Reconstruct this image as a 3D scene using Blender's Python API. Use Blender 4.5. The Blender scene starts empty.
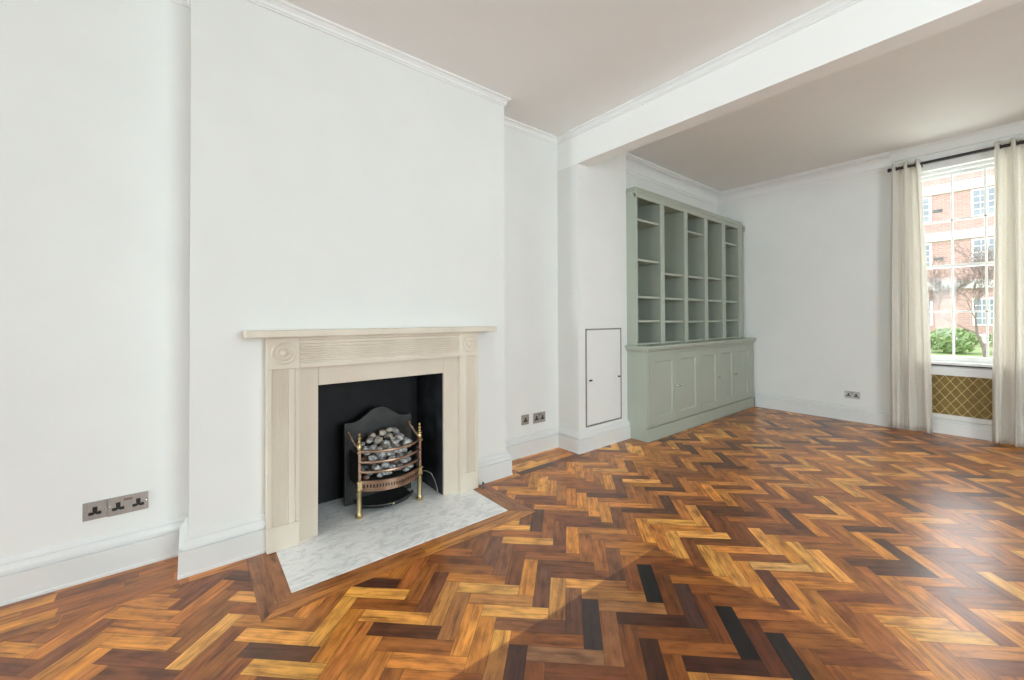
import bpy, bmesh, math, random
from mathutils import Vector, Matrix, noise
random.seed(11)
PI = math.pi
C = bpy.context.scene.collection

# ------------------------------------------------------------------ materials
def new_mat(name):
    m = bpy.data.materials.new(name); m.use_nodes = True
    nt = m.node_tree
    b = nt.nodes['Principled BSDF']
    return m, nt, b
def N(nt, t, **kw):
    n = nt.nodes.new(t)
    for k, v in kw.items():
        if k in n.inputs: n.inputs[k].default_value = v
        else: setattr(n, k, v)
    return n
def ramp(nt, stops):
    r = nt.nodes.new('ShaderNodeValToRGB')
    e = r.color_ramp.elements
    while len(e) < len(stops): e.new(0.5)
    for i, (p, c) in enumerate(stops):
        e[i].position = p; e[i].color = (*c, 1)
    return r
def mix(nt, a, b, f, kind='MIX'):
    n = nt.nodes.new('ShaderNodeMix'); n.data_type = 'RGBA'; n.blend_type = kind
    def put(sock, v):
        if isinstance(v, bpy.types.NodeSocket): nt.links.new(v, sock)
        elif isinstance(v, tuple): sock.default_value = (*v, 1)
        else: sock.default_value = v
    put(n.inputs[0], f); put(n.inputs[6], a); put(n.inputs[7], b)
    return n.outputs[2]
def noisy(name, c0, c1, scale=6, rough=.5, metal=0, stretch=(1, 1, 1), bump=0, detail=4, spec=.5):
    m, nt, b = new_mat(name)
    tc = N(nt, 'ShaderNodeTexCoord'); mp = N(nt, 'ShaderNodeMapping'); mp.inputs['Scale'].default_value = stretch
    nt.links.new(tc.outputs['Object'], mp.inputs[0])
    nz = N(nt, 'ShaderNodeTexNoise', Scale=scale, Detail=detail)
    nt.links.new(mp.outputs[0], nz.inputs['Vector'])
    r = ramp(nt, [(.3, c0), (.7, c1)])
    nt.links.new(nz.outputs['Fac'], r.inputs[0]); nt.links.new(r.outputs[0], b.inputs['Base Color'])
    b.inputs['Roughness'].default_value = rough; b.inputs['Metallic'].default_value = metal
    b.inputs['Specular IOR Level'].default_value = spec
    if bump:
        bp = N(nt, 'ShaderNodeBump', Strength=bump, Distance=.01)
        nt.links.new(nz.outputs['Fac'], bp.inputs['Height']); nt.links.new(bp.outputs[0], b.inputs['Normal'])
    return m
M = {}
M['wall'] = noisy('wall_paint', (.765, .77, .75), (.79, .795, .775), 3, .6, spec=.3)
M['ceil'] = noisy('ceiling_paint', (.84, .835, .82), (.865, .86, .845), 2, .8, spec=.2)
M['beam'] = noisy('beam_lightened_paint', (.87, .87, .855), (.89, .89, .875), 3, .6, spec=.3)  # lighter than the walls, stands in for light the beam lacks
M['base'] = noisy('baseboard_paint', (.72, .725, .715), (.745, .75, .74), 4, .4)
M['trim'] = noisy('gloss_trim_paint', (.81, .81, .80), (.84, .84, .83), 4, .35)
M['stone'] = noisy('limestone', (.66, .585, .48), (.75, .68, .575), 5, .6, stretch=(1, 1, .35), bump=.05)
M['slip'] = noisy('limestone_slip', (.64, .555, .455), (.70, .62, .52), 4, .55, stretch=(1, 1, .5))
M['sage'] = noisy('sage_paint', (.375, .41, .345), (.395, .43, .365), 3, .42)
M['black'] = noisy('sooty_lining', (.004, .004, .0045), (.010, .010, .012), 7, .6, spec=.3)
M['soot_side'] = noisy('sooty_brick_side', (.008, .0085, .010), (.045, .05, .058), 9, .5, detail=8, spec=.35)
M['iron'] = noisy('cast_iron', (.03, .03, .03), (.055, .055, .052), 12, .45, .3)
M['brass'] = noisy('brass', (.50, .38, .19), (.62, .50, .27), 20, .36, 1)
M['copper'] = noisy('copper', (.30, .185, .13), (.46, .31, .225), 14, .42, 1)
M['coal'] = noisy('ceramic_coal', (.12, .12, .125), (.70, .69, .68), 38, .85, bump=.4, detail=6)
M['coal_rust'] = noisy('ember_coal', (.16, .07, .05), (.33, .19, .14), 22, .85, bump=.4)
M['coal_pale'] = noisy('ash_coal', (.36, .31, .25), (.55, .5, .43), 18, .9, bump=.4)
M['steel'] = noisy('brushed_steel', (.36, .335, .31), (.44, .415, .39), 30, .42, .55, stretch=(1, 8, 1))
M['hole'] = noisy('black_plastic', (.01, .01, .01), (.02, .018, .017), 8, .4)
M['rocker'] = noisy('rocker_plastic', (.22, .13, .10), (.26, .17, .14), 8, .4)
M['gap'] = noisy('metal_frame', (.22, .205, .19), (.33, .31, .29), 10, .5, .3)
M['pale'] = noisy('pale_grey_plastic', (.42, .42, .39), (.47, .47, .44), 8, .5)
M['chrome'] = noisy('chrome', (.7, .69, .66), (.8, .79, .76), 8, .18, 1)
M['rod'] = noisy('black_rod', (.012, .01, .01), (.025, .02, .02), 8, .4)
M['gold'] = noisy('gold_mesh', (.62, .48, .20), (.74, .60, .28), 20, .45, .2)
M['goldback'] = noisy('gold_backing', (.20, .125, .028), (.28, .18, .045), 25, .6)
M['pipe'] = noisy('copper_pipe_grey', (.17, .16, .15), (.26, .24, .22), 12, .45, .6)
M['shadowgap'] = noisy('dark_void', (.02, .02, .02), (.03, .03, .03), 5, .9)
M['band'] = noisy('white_stone_band', (.75, .74, .72), (.85, .84, .82), 2, .8)
M['vent'] = noisy('grey_vent', (.12, .12, .13), (.2, .2, .2), 4, .7)
M['extwin'] = noisy('far_window_glass', (.20, .24, .28), (.34, .38, .42), .9, .2)
M['bark'] = noisy('bark', (.20, .155, .145), (.29, .23, .21), 10, .9)
M['leaf'] = noisy('leaf', (.22, .34, .13), (.42, .52, .26), 3, .6)
M['grass'] = noisy('grass', (.24, .36, .14), (.40, .50, .24), 1.5, .9)

# marble
m, nt, b = new_mat('carrara_marble'); M['marble'] = m
tc = N(nt, 'ShaderNodeTexCoord'); mp = N(nt, 'ShaderNodeMapping'); mp.inputs['Rotation'].default_value = (0, 0, .9); mp.inputs['Scale'].default_value = (2.2, 1, 1)
nt.links.new(tc.outputs['Object'], mp.inputs[0])
n1 = N(nt, 'ShaderNodeTexNoise', Scale=4.5, Detail=9, Distortion=1.2); nt.links.new(mp.outputs[0], n1.inputs['Vector'])
n2 = N(nt, 'ShaderNodeTexNoise', Scale=26, Detail=6); nt.links.new(mp.outputs[0], n2.inputs['Vector'])
r1 = ramp(nt, [(.44, (.95, .96, .955)), (.495, (.76, .78, .79)), (.53, (.95, .96, .955))]); nt.links.new(n1.outputs['Fac'], r1.inputs[0])
r2 = ramp(nt, [(.35, (.90, .905, .905)), (.6, (1, 1, 1))]); nt.links.new(n2.outputs['Fac'], r2.inputs[0])
nt.links.new(mix(nt, r1.outputs[0], r2.outputs[0], 1.0, 'MULTIPLY'), b.inputs['Base Color']); b.inputs['Roughness'].default_value = .35

# parquet: tone per block (colour attribute) + grain along each block (UV) + the darker patch a rug once covered
m, nt, b = new_mat('parquet'); M['parquet'] = m
at = N(nt, 'ShaderNodeAttribute', attribute_name='tone')
uv = N(nt, 'ShaderNodeUVMap', uv_map='grain')
mp = N(nt, 'ShaderNodeMapping'); mp.inputs['Scale'].default_value = (4, 60, 1); nt.links.new(uv.outputs[0], mp.inputs[0])
g1 = N(nt, 'ShaderNodeTexNoise', Scale=1.0, Detail=6, Roughness=.65, Distortion=.5); nt.links.new(mp.outputs[0], g1.inputs['Vector'])
gr = ramp(nt, [(.30, (.34, .29, .28)), (.45, (.84, .81, .79)), (.6, (1.05, 1.05, 1.03)), (.74, (1.35, 1.38, 1.35))]); nt.links.new(g1.outputs['Fac'], gr.inputs[0])
mp2 = N(nt, 'ShaderNodeMapping'); mp2.inputs['Scale'].default_value = (9, 22, 1); nt.links.new(uv.outputs[0], mp2.inputs[0])
g2 = N(nt, 'ShaderNodeTexNoise', Scale=1.0, Detail=3); nt.links.new(mp2.outputs[0], g2.inputs['Vector'])
gr2 = ramp(nt, [(.32, (.58, .52, .51)), (.5, (.95, .93, .92)), (.68, (1.15, 1.15, 1.15))]); nt.links.new(g2.outputs['Fac'], gr2.inputs[0])
col = mix(nt, at.outputs['Color'], gr.outputs[0], 1.0, 'MULTIPLY')
col = mix(nt, col, gr2.outputs[0], 1.0, 'MULTIPLY')
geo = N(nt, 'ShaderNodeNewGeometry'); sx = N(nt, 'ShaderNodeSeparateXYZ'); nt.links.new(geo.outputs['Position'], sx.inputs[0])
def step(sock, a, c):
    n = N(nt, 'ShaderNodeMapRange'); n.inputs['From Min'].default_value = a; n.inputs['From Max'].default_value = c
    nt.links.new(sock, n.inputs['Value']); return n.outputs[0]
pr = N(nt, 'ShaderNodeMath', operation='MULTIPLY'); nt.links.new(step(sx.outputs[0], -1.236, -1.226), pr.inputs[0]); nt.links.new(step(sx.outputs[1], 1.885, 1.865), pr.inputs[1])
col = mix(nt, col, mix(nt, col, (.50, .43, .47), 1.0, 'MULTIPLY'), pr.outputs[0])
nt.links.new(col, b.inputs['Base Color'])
rr = N(nt, 'ShaderNodeMapRange'); rr.inputs['To Min'].default_value = .24; rr.inputs['To Max'].default_value = .40
nt.links.new(g2.outputs['Fac'], rr.inputs['Value']); nt.links.new(rr.outputs[0], b.inputs['Roughness'])
b.inputs['Specular IOR Level'].default_value = .4; b.inputs['Coat Weight'].default_value = .22; b.inputs['Coat Roughness'].default_value = .22; b.inputs['Coat IOR'].default_value = 1.6
bpn = N(nt, 'ShaderNodeBump', Strength=.12, Distance=.003); nt.links.new(g1.outputs['Fac'], bpn.inputs['Height']); nt.links.new(bpn.outputs[0], b.inputs['Normal'])

# cream curtain, slightly translucent
m, nt, b = new_mat('cream_cloth'); M['cloth'] = m
tc = N(nt, 'ShaderNodeTexCoord'); nz = N(nt, 'ShaderNodeTexNoise', Scale=60, Detail=3); nt.links.new(tc.outputs['Object'], nz.inputs['Vector'])
r = ramp(nt, [(.3, (.86, .83, .77)), (.7, (.91, .885, .835))]); nt.links.new(nz.outputs['Fac'], r.inputs[0]); nt.links.new(r.outputs[0], b.inputs['Base Color'])
b.inputs['Roughness'].default_value = .9
tr = N(nt, 'ShaderNodeBsdfTranslucent'); nt.links.new(r.outputs[0], tr.inputs['Color'])
ms = N(nt, 'ShaderNodeMixShader'); ms.inputs[0].default_value = .36
nt.links.new(b.outputs[0], ms.inputs[1]); nt.links.new(tr.outputs[0], ms.inputs[2])
nt.links.new(ms.outputs[0], nt.nodes['Material Output'].inputs[0])
# window glass
m, nt, b = new_mat('window_glass'); M['glass'] = m
t = N(nt, 'ShaderNodeBsdfTransparent'); g = N(nt, 'ShaderNodeBsdfGlossy', Roughness=.02)
ms = N(nt, 'ShaderNodeMixShader'); ms.inputs[0].default_value = .006
nt.links.new(t.outputs[0], ms.inputs[1]); nt.links.new(g.outputs[0], ms.inputs[2]); nt.links.new(ms.outputs[0], nt.nodes['Material Output'].inputs[0])
# brick
m, nt, b = new_mat('far_brick'); M['brick'] = m
tc = N(nt, 'ShaderNodeTexCoord'); mp = N(nt, 'ShaderNodeMapping'); mp.inputs['Rotation'].default_value = (-PI/2, 0, 0)
nt.links.new(tc.outputs['Object'], mp.inputs[0])
bt = N(nt, 'ShaderNodeTexBrick', Scale=1.0); bt.inputs['Color1'].default_value = (.45, .27, .235, 1); bt.inputs['Color2'].default_value = (.53, .35, .31, 1)
bt.inputs['Mortar'].default_value = (.55, .45, .42, 1); bt.inputs['Brick Width'].default_value = .34; bt.inputs['Row Height'].default_value = .11; bt.inputs['Mortar Size'].default_value = .012
nt.links.new(mp.outputs[0], bt.inputs['Vector']); nt.links.new(bt.outputs[0], b.inputs['Base Color']); b.inputs['Roughness'].default_value = .9

# ------------------------------------------------------------------ mesh helpers
class MB:
    def __init__(s): s.bm = bmesh.new()
    def box(s, x0, x1, y0, y1, z0, z1, bev=0, seg=2):
        r = bmesh.ops.create_cube(s.bm, size=1)
        for v in r['verts']:
            v.co = Vector((x0 + (v.co.x + .5)*(x1-x0), y0 + (v.co.y + .5)*(y1-y0), z0 + (v.co.z + .5)*(z1-z0)))
        if bev:
            es = list({e for v in r['verts'] for e in v.link_edges})
            bmesh.ops.bevel(s.bm, geom=es, offset=bev, segments=seg, affect='EDGES', profile=.5)
        return s
    def faces(s, vs, fs):
        bv = [s.bm.verts.new(v) for v in vs]
        for f in fs:
            try: s.bm.faces.new([bv[i] for i in f])
            except ValueError: pass
        return s
    def prism(s, poly, axis, a, c):
        """polygon (list of 2-tuples in the two other axes, in xyz order) extruded along axis from a to c"""
        n = len(poly)
        def P(p, t):
            q = list(p); q.insert(axis, t); return q
        vs = [P(p, a) for p in poly] + [P(p, c) for p in poly]
        fs = [tuple(range(n)), tuple(range(2*n-1, n-1, -1))] + [(i, (i+1) % n, n+(i+1) % n, n+i) for i in range(n)]
        return s.faces(vs, fs)
    def sweep(s, path, prof, closed_ends=True):
        """prof (offset to the left of travel, z) swept along an XY polyline with mitred corners"""
        k = len(prof); n = len(path); vs = []
        for i, p in enumerate(path):
            p = Vector(p)
            def nrm(a, b):
                d = (Vector(b) - Vector(a)).normalized(); return Vector((-d.y, d.x))
            if i == 0: off = nrm(path[0], path[1])
            elif i == n-1: off = nrm(path[-2], path[-1])
            else:
                a = nrm(path[i-1], path[i]); c = nrm(path[i], path[i+1]); off = (a + c) / (1 + a.dot(c))
            for o, z in prof: vs.append((p.x + off.x*o, p.y + off.y*o, z))
        fs = []
        for i in range(n-1):
            for j in range(k):
                j2 = (j+1) % k
                fs.append((i*k+j, i*k+j2, (i+1)*k+j2, (i+1)*k+j))
        if closed_ends: fs += [tuple(range(k)), tuple(range(n*k-1, (n-1)*k-1, -1))]
        return s.faces(vs, fs)
    def tube(s, pts, r, n=8):
        pts = [Vector(p) for p in pts]; rs = r if isinstance(r, (list, tuple)) else [r]*len(pts)
        vs = []; up = Vector((0, 0, 1))
        for i, p in enumerate(pts):
            d = (pts[min(i+1, len(pts)-1)] - pts[max(i-1, 0)]).normalized()
            a = d.cross(up if abs(d.z) < .95 else Vector((1, 0, 0))).normalized(); c = a.cross(d)
            for j in range(n):
                t = 2*PI*j/n; vs.append(p + (a*math.cos(t) + c*math.sin(t))*rs[i])
        fs = [(i*n+j, i*n+(j+1) % n, (i+1)*n+(j+1) % n, (i+1)*n+j) for i in range(len(pts)-1) for j in range(n)]
        fs += [tuple(range(n)), tuple(range(len(vs)-1, len(vs)-n-1, -1))]
        return s.faces(vs, fs)
    def lathe(s, prof, org, axis=(0, 0, 1), n=20):
        """prof = list of (radius, height along axis)"""
        ax = Vector(axis).normalized(); a = ax.orthogonal().normalized(); c = ax.cross(a); o = Vector(org); vs = []
        for r, h in prof:
            for j in range(n):
                t = 2*PI*j/n; vs.append(o + ax*h + (a*math.cos(t) + c*math.sin(t))*max(r, 1e-5))
        k = len(prof)
        fs = [(i*n+j, i*n+(j+1) % n, (i+1)*n+(j+1) % n, (i+1)*n+j) for i in range(k-1) for j in range(n)]
        fs += [tuple(range(n)), tuple(range(k*n-1, (k-1)*n-1, -1))]
        return s.faces(vs, fs)
    def strip(s, path, w0, w1, z0, z1):
        """curved bar: XY path, thickness w0..w1 measured left of travel, z0..z1"""
        return s.sweep(path, [(w0, z0), (w1, z0), (w1, z1), (w0, z1)])
    def build(s, name, mat, parent=None, smooth=False):
        bmesh.ops.recalc_face_normals(s.bm, faces=s.bm.faces[:])
        me = bpy.data.meshes.new(name); s.bm.to_mesh(me); s.bm.free()
        me.materials.append(mat)
        if smooth:
            for p in me.polygons: p.use_smooth = True
            try: me.set_sharp_from_angle(angle=math.radians(40))
            except Exception: pass
        o = bpy.data.objects.new(name, me); C.objects.link(o)
        if parent is not None:
            o.parent = parent
            o.matrix_parent_inverse = parent_world(parent).inverted()
        return o
def parent_world(p):
    m = Matrix.Translation(p.location) @ p.rotation_euler.to_matrix().to_4x4()
    if p.parent: m = parent_world(p.parent) @ p.matrix_parent_inverse @ m
    return m
def tag(o, label=None, cat=None, group=None, kind=None):
    if label: o['label'] = label
    if cat: o['category'] = cat
    if group: o['group'] = group
    if kind: o['kind'] = kind
    return o
def thing(name, label, cat, loc=(0, 0, 0), group=None):
    o = bpy.data.objects.new(name, None); C.objects.link(o); o.location = loc; o.empty_display_size = .1
    return tag(o, label, cat, group)
def struct(name, mb, mat, parent=None, **k):
    return tag(mb.build(name, mat, parent, **k), kind='structure')

# ------------------------------------------------------------------ dimensions
XL = -2.80; XC = -2.545; XP = -2.535; XR = 3.3      # left wall, chimney breast, pier, right wall
Y0 = -7.0; YC0 = .004; YC1 = 1.862; YP = 2.668; YPE = 3.374; YBK = 2.806; L = 5.87
H1 = 2.901; H2 = 2.985; ZB = 2.592
T = .3
OP0, OP1, OPT = .55, 1.318, .833                      # fire opening

# ------------------------------------------------------------------ room shell
def ext(name, *boxes, mat=None):
    mb = MB()
    for b_ in boxes: mb.box(*b_)
    return struct(name, mb, mat or M['wall'])
ext('wall_left', (XL-T, XL, Y0-T, 0.3, 0, H1+.3), (XL-T, XL, 1.5, L+T, 0, H2+.3), (XL-T, XL, .3, 1.5, 1.0, H1+.3))
ext('wall_chimney_breast', (XL+.001, XC, YC0, OP0-.02, 0, H1), (XL+.001, XC, OP1+.02, YC1, 0, H1), (XL+.001, XC, OP0-.02, OP1+.02, OPT+.02, H1))
ext('wall_pier', (XL+.001, XP, YP, YPE, 0, ZB-.0005), (XL+.001, XP, YBK, YPE, ZB-.0005, H2))
ext('wall_beam', (XL+.001, XR, YP, YBK, ZB, H2+.2), mat=M['beam'])
RS = (.4, 2.4)
ext('wall_right', (XR, XR+T, Y0-T, RS[0], 0, H2+.3), (XR, XR+T, RS[1], L+T, 0, H2+.3), (XR, XR+T, RS[0], RS[1], 0, .5), (XR, XR+T, RS[0], RS[1], 2.55, H2+.3))
W1 = (-.715, .105); WT = 2.72
def wall_with_windows(name, y0, y1, spans, top, bottom, ztop):
    xs = [XL-T] + [v for s in spans for v in s] + [XR+T]
    bx = [(xs[i], xs[i+1], y0, y1, 0, ztop) for i in range(0, len(xs), 2)]
    bx += [(a, c, y0, y1, top, ztop) for a, c in spans]
    if bottom: bx += [(a, c, y0, y1, 0, bottom) for a, c in spans]
    ext(name, *bx)
wall_with_windows('wall_back', L, L+T, [W1], WT, 0, H2+.3)
RW = [(-2.5, -1.2), (.1, 1.4)]  # unseen rear windows, positioned to steer light onto the beam
wall_with_windows('wall_front', Y0-T, Y0, RW, 2.55, .5, H1+.3)
mb = MB().box(XL-T, XR+T, Y0-T, YBK-.05, H1, H1+.25); struct('ceiling', mb, M['ceil'])
mb = MB().box(XL-T, XR+T, YBK-.04, L+T, H2, H2+.25); struct('ceiling_back', mb, M['ceil'])

# ------------------------------------------------------------------ parquet floor
W = .0655
TONES = [((.14, .050, .024), 9), ((.27, .088, .029), 18), ((.43, .148, .035), 24), ((.60, .222, .042), 24), ((.77, .305, .054), 16), ((.93, .45, .098), 10)]
POOL = [t for t, n in TONES for _ in range(n)]
def tone():
    c = random.choice(POOL); k = random.uniform(.85, 1.18)
    return (c[0]*k, c[1]*k*random.uniform(.94, 1.06), c[2]*k*random.uniform(.9, 1.1))
LIGHT, MID, DARK, BLK = (.94, .47, .115), (.56, .25, .065), (.15, .06, .03), (.022, .018, .020)
FIX = {('A', -5, 25): LIGHT, ('A', -2, 22): (.62, .33, .13), ('B', 2, 22): (.62, .28, .09), ('B', 5, 27): BLK, ('B', 9, 23): BLK, ('B', 11, 21): (.045, .035, .03),
       ('A', -5, 33): LIGHT, ('A', 13, 31): (.85, .46, .15), ('B', 11, 29): (.78, .36, .085), ('A', -7, 27): (.84, .44, .115), ('A', 2, 26): (.80, .40, .12),
       ('A', -17, 21): DARK, ('B', -1, 25): (.70, .34, .09), ('B', -20, 20): LIGHT, ('B', 7, 25): (.17, .085, .06), ('B', 3, 29): (.26, .10, .04),
       ('B', -8, 24): (.66, .30, .08), ('B', -7, 23): (.46, .19, .06), ('A', -6, 26): (.62, .27, .075), ('B', -9, 25): (.25, .09, .04), ('B', -6, 30): (.25, .10, .05),
       ('B', -5, 29): (.30, .115, .05), ('B', -2, 26): (.22, .085, .04), ('A', -4, 24): (.33, .13, .05), ('B', 1, 23): (.09, .055, .045), ('B', 0, 24): (.3, .13, .06)}
quads = []      # (corner list, z, uv corner list, tone)
def add_quad(pts, z, o, du, t):
    """pts XY; o origin and du unit direction of the grain"""
    ro = (random.uniform(0, 50), random.uniform(0, 50)); dv = (-du[1], du[0])
    uv_ = [((p[0]-o[0])*du[0]+(p[1]-o[1])*du[1]+ro[0], (p[0]-o[0])*dv[0]+(p[1]-o[1])*dv[1]+ro[1]) for p in pts]
    quads.append(([(p[0], p[1], z) for p in pts], uv_, t))
S2 = math.sqrt(.5)
def AB(a, c):
    a = 5+(a-5)*1.047; c = 26.95+(c-26.95)*1.018
    return ((a - c)*S2*W, (a + c)*S2*W)
G = .0085
for ia in range(-90, 110):
    for ib in range(-90, 130):
        q = (ia + ib) % 8
        if q == 4: k, a0, a1, b0, b1, du = 'A', ia, ia+4, ib, ib+1, (S2, S2)
        elif q == 0: k, a0, a1, b0, b1, du = 'B', ia, ia+1, ib, ib+4, (-S2, S2)
        else: continue
        pts = [AB(a0+G, b0+G), AB(a1-G, b0+G), AB(a1-G, b1-G), AB(a0+G, b1-G)]
        cx_, cy_ = sum(p[0] for p in pts)/4, sum(p[1] for p in pts)/4
        if not (XL-.02 < cx_ < XR+.1 and Y0-.1 < cy_ < 6.05): continue
        add_quad(pts, 0, pts[0], du, FIX.get((k, ia, ib)) or tone())
def plank_rows(x0, x1, y0, y1, rows, along='Y', z=.0008):
    w = (x1-x0)/rows if along == 'Y' else (y1-y0)/rows
    for i in range(rows):
        t0, t1 = (y0, y1) if along == 'Y' else (x0, x1)
        t = t0 - random.uniform(0, .25)
        while t < t1:
            e = min(t + random.choice([.262, .262, .30, .36]), t1); s_ = max(t, t0)
            if e - s_ > .01:
                if along == 'Y': P_ = [(x0+i*w+.0006, s_+.0006), (x0+(i+1)*w-.0006, s_+.0006), (x0+(i+1)*w-.0006, e-.0006), (x0+i*w+.0006, e-.0006)]; du = (0, 1)
                else: P_ = [(s_, y0+i*w+.0006), (e-.001, y0+i*w+.0006), (e-.001, y0+(i+1)*w-.0006), (s_, y0+(i+1)*w-.0006)]; du = (1, 0)
                c = tone(); add_quad(P_, z, P_[0], du, c)
            t += .0 + (e - t if e > t else .26)
plank_rows(XL, -2.452, Y0, YC0, 5)
plank_rows(-2.515, -2.452, YC0, .225, 1)
plank_rows(XL, -2.452, 1.86, YP+.01, 5)
plank_rows(-2.515, -2.452, 1.65, 1.86, 1)
plank_rows(-2.27, -2.205, 3.30, L, 1)
plank_rows(-2.2, XR, 5.80, 5.865, 1, 'X')
HX, HY0, HY1 = -2.06, .348, 1.523
bw = .0625
for i in range(2):                                   # mitred strips round the hearth
    a, c = i*bw+.0005, (i+1)*bw-.0005
    cols = [(.20, .095, .04), (.30, .135, .05)]
    add_quad([(HX+a, HY0-a), (HX+c, HY0-c), (HX+c, (HY0+HY1)/2), (HX+a, (HY0+HY1)/2)], .0012, (HX, 0), (0, 1), (.56, .22, .055) if i else (.44, .17, .05))
    add_quad([(HX+a, (HY0+HY1)/2), (HX+c, (HY0+HY1)/2), (HX+c, HY1+c), (HX+a, HY1+a)], .0012, (HX, 0), (0, 1), (.66, .28, .065) if i else (.52, .21, .055))
    add_quad([(-2.50, HY0-a), (-2.50, HY0-c), (HX+c, HY0-c), (HX+a, HY0-a)], .0012, (0, HY0), (1, 0), (.33, .13, .05) if i else (.38, .145, .055))
    add_quad([(-2.50, HY1+a), (HX+a, HY1+a), (HX+c, HY1+c), (-2.50, HY1+c)], .0012, (0, HY1), (1, 0), (.36, .14, .055) if i else (.42, .17, .06))
verts, faces_, uvs, cols_ = [], [], [], []
for P_, U_, t in quads:
    k = len(verts); verts += P_; f = list(range(k, k+4))
    n_ = (Vector(P_[1])-Vector(P_[0])).cross(Vector(P_[2])-Vector(P_[0]))
    if n_.z < 0: f.reverse(); U_ = U_[::-1]
    faces_.append(f); uvs += U_; cols_ += [t]*4
k = len(verts); nf = len(faces_)                      # dark bed under the blocks
x0, x1, y0, y1 = XL-T, XR+T, Y0-T, L+T
verts += [(x0, y0, -.0015), (x1, y0, -.0015), (x1, y1, -.0015), (x0, y1, -.0015), (x0, y0, -.15), (x1, y0, -.15), (x1, y1, -.15), (x0, y1, -.15)]
for f in [(0, 1, 2, 3), (7, 6, 5, 4), (0, 4, 5, 1), (1, 5, 6, 2), (2, 6, 7, 3), (3, 7, 4, 0)]:
    faces_.append([k+i for i in f]); uvs += [(0, 0)]*4; cols_ += [(.03, .018, .012)]*4
me = bpy.data.meshes.new('floor'); me.from_pydata(verts, [], faces_)
me.uv_layers.new(name='grain'); me.color_attributes.new('tone', 'FLOAT_COLOR', 'CORNER')
me.uv_layers['grain'].data.foreach_set('uv', [q for u_ in uvs for q in u_])
me.color_attributes['tone'].data.foreach_set('color', [q for t in cols_ for q in (*t, 1)])
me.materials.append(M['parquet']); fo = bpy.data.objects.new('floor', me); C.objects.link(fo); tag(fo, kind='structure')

# ------------------------------------------------------------------ baseboards and cornices
BBH = .182
BB = [(0, 0), (.040, 0), (.040, .012), (.036, .016), (.036, .118), (.024, .121), (.024, .129), (.036, .133), (.034, .142), (.024, .152), (.018, .160), (.018, .168), (.011, .176), (.006, BBH), (0, BBH)]
BBr = [(-o, z) for o, z in BB]
def baseboard(name, path): return struct(name, MB().sweep(path, BBr), M['base'])
baseboard('baseboard_left', [(XL, Y0), (XL, YC0), (XC, YC0), (XC, .309)])
baseboard('baseboard_alcove', [(XC, 1.566), (XC, YC1), (XL, YC1), (XL, YP), (XP, YP), (XP, YPE)])
baseboard('baseboard_back', [(-2.28, L), (W1[0], L)])
baseboard('baseboard_back_right', [(W1[1], L), (XR, L), (XR, Y0), (XL, Y0)])
CR = [(0, H1-.058), (-.008, H1-.058), (-.008, H1-.050), (-.014, H1-.046), (-.014, H1-.030), (-.024, H1-.018), (-.038, H1-.012), (-.038, H1+.001), (0, H1+.001)]
struct('trim_1', MB().sweep([(XL, Y0), (XL, YC0), (XC, YC0), (XC, YC1), (XL, YC1), (XL, YP), (XR, YP)], CR), M['trim'])
def arc(cx, cz, r, a0, a1, n): return [(cx + r*math.cos(math.radians(a0+(a1-a0)*i/n)), cz + r*math.sin(math.radians(a0+(a1-a0)*i/n))) for i in range(n+1)]
CR2 = [(0, H2-.165), (-.010, H2-.165), (-.010, H2-.145), (-.016, H2-.138)] + [(-.02-.06*(1-math.cos(t)), H2-.128+.09*math.sin(t)) for t in [i*PI/2/5 for i in range(6)]] + [(-.088, H2-.034), (-.088, H2-.024), (-.106, H2-.02), (-.106, H2+.001), (0, H2+.001)]
struct('trim_2', MB().sweep([(XL, YPE), (XL, L), (-.872, L)], CR2), M['trim'])
CR3 = [(0, H2-.10), (-.03, H2-.10), (-.034, H2-.085), (-.05, H2-.03), (-.075, H2+.001), (0, H2+.001)]
struct('trim_3', MB().sweep([(-.872, L), (XR, L)], CR3), M['wall'])

# ------------------------------------------------------------------ windows
def sash_window(name, x0, x1, y, zs, zt, rows, cols, casing=True):
    """frame + two sashes; zs sill top, zt head; y inner face of the frame"""
    root = bpy.data.objects.new(name, None); C.objects.link(root); root.location = ((x0+x1)/2, y, zs); tag(root, kind='structure')
    fr = MB(); fw = .038
    fr.box(x0, x0+fw, y, y+.13, zs, zt, .004).box(x1-fw, x1, y, y+.13, zs, zt, .004).box(x0, x1, y, y+.13, zt-.03, zt, .004)
    fr.box(x0+fw, x0+fw+.012, y-.012, y+.01, zs, zt-.03).box(x1-fw-.012, x1-fw, y-.012, y+.01, zs, zt-.03)
    tag(fr.build('window_frame', M['trim'], root), kind='structure')
    mid = zs + (zt-.03-zs)*.497 + .012
    for up, a, c, yy in ((0, zs, mid+.016, y+.02), (1, mid-.016, zt-.03, y+.06)):
        s_ = MB(); xa, xb = x0+fw, x1-fw; st = .022; bot = .055 if not up else .03
        s_.box(xa, xa+st, yy, yy+.036, a, c, .003).box(xb-st, xb, yy, yy+.036, a, c, .003)
        s_.box(xa, xb, yy, yy+.036, a, a+bot, .003).box(xa, xb, yy, yy+.036, c-.03, c, .003)
        gw = (xb-xa-2*st)/cols; gh = (c-.03-a-bot)/rows
        for i in range(1, cols): s_.box(xa+st+i*gw-.009, xa+st+i*gw+.009, yy+.004, yy+.032, a+bot-.002, c-.028, .003)
        for i in range(1, rows): s_.box(xa+st-.002, xb-st+.002, yy+.004, yy+.032, a+bot+i*gh-.009, a+bot+i*gh+.009, .003)
        so = tag(s_.build('sash', M['trim'], root), kind='structure')
        tag(MB().box(xa+st-.004, xb-st+.004, yy+.016, yy+.020, a+bot-.004, c-.026).build('pane', M['glass'], so), kind='structure')
    return root
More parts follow.
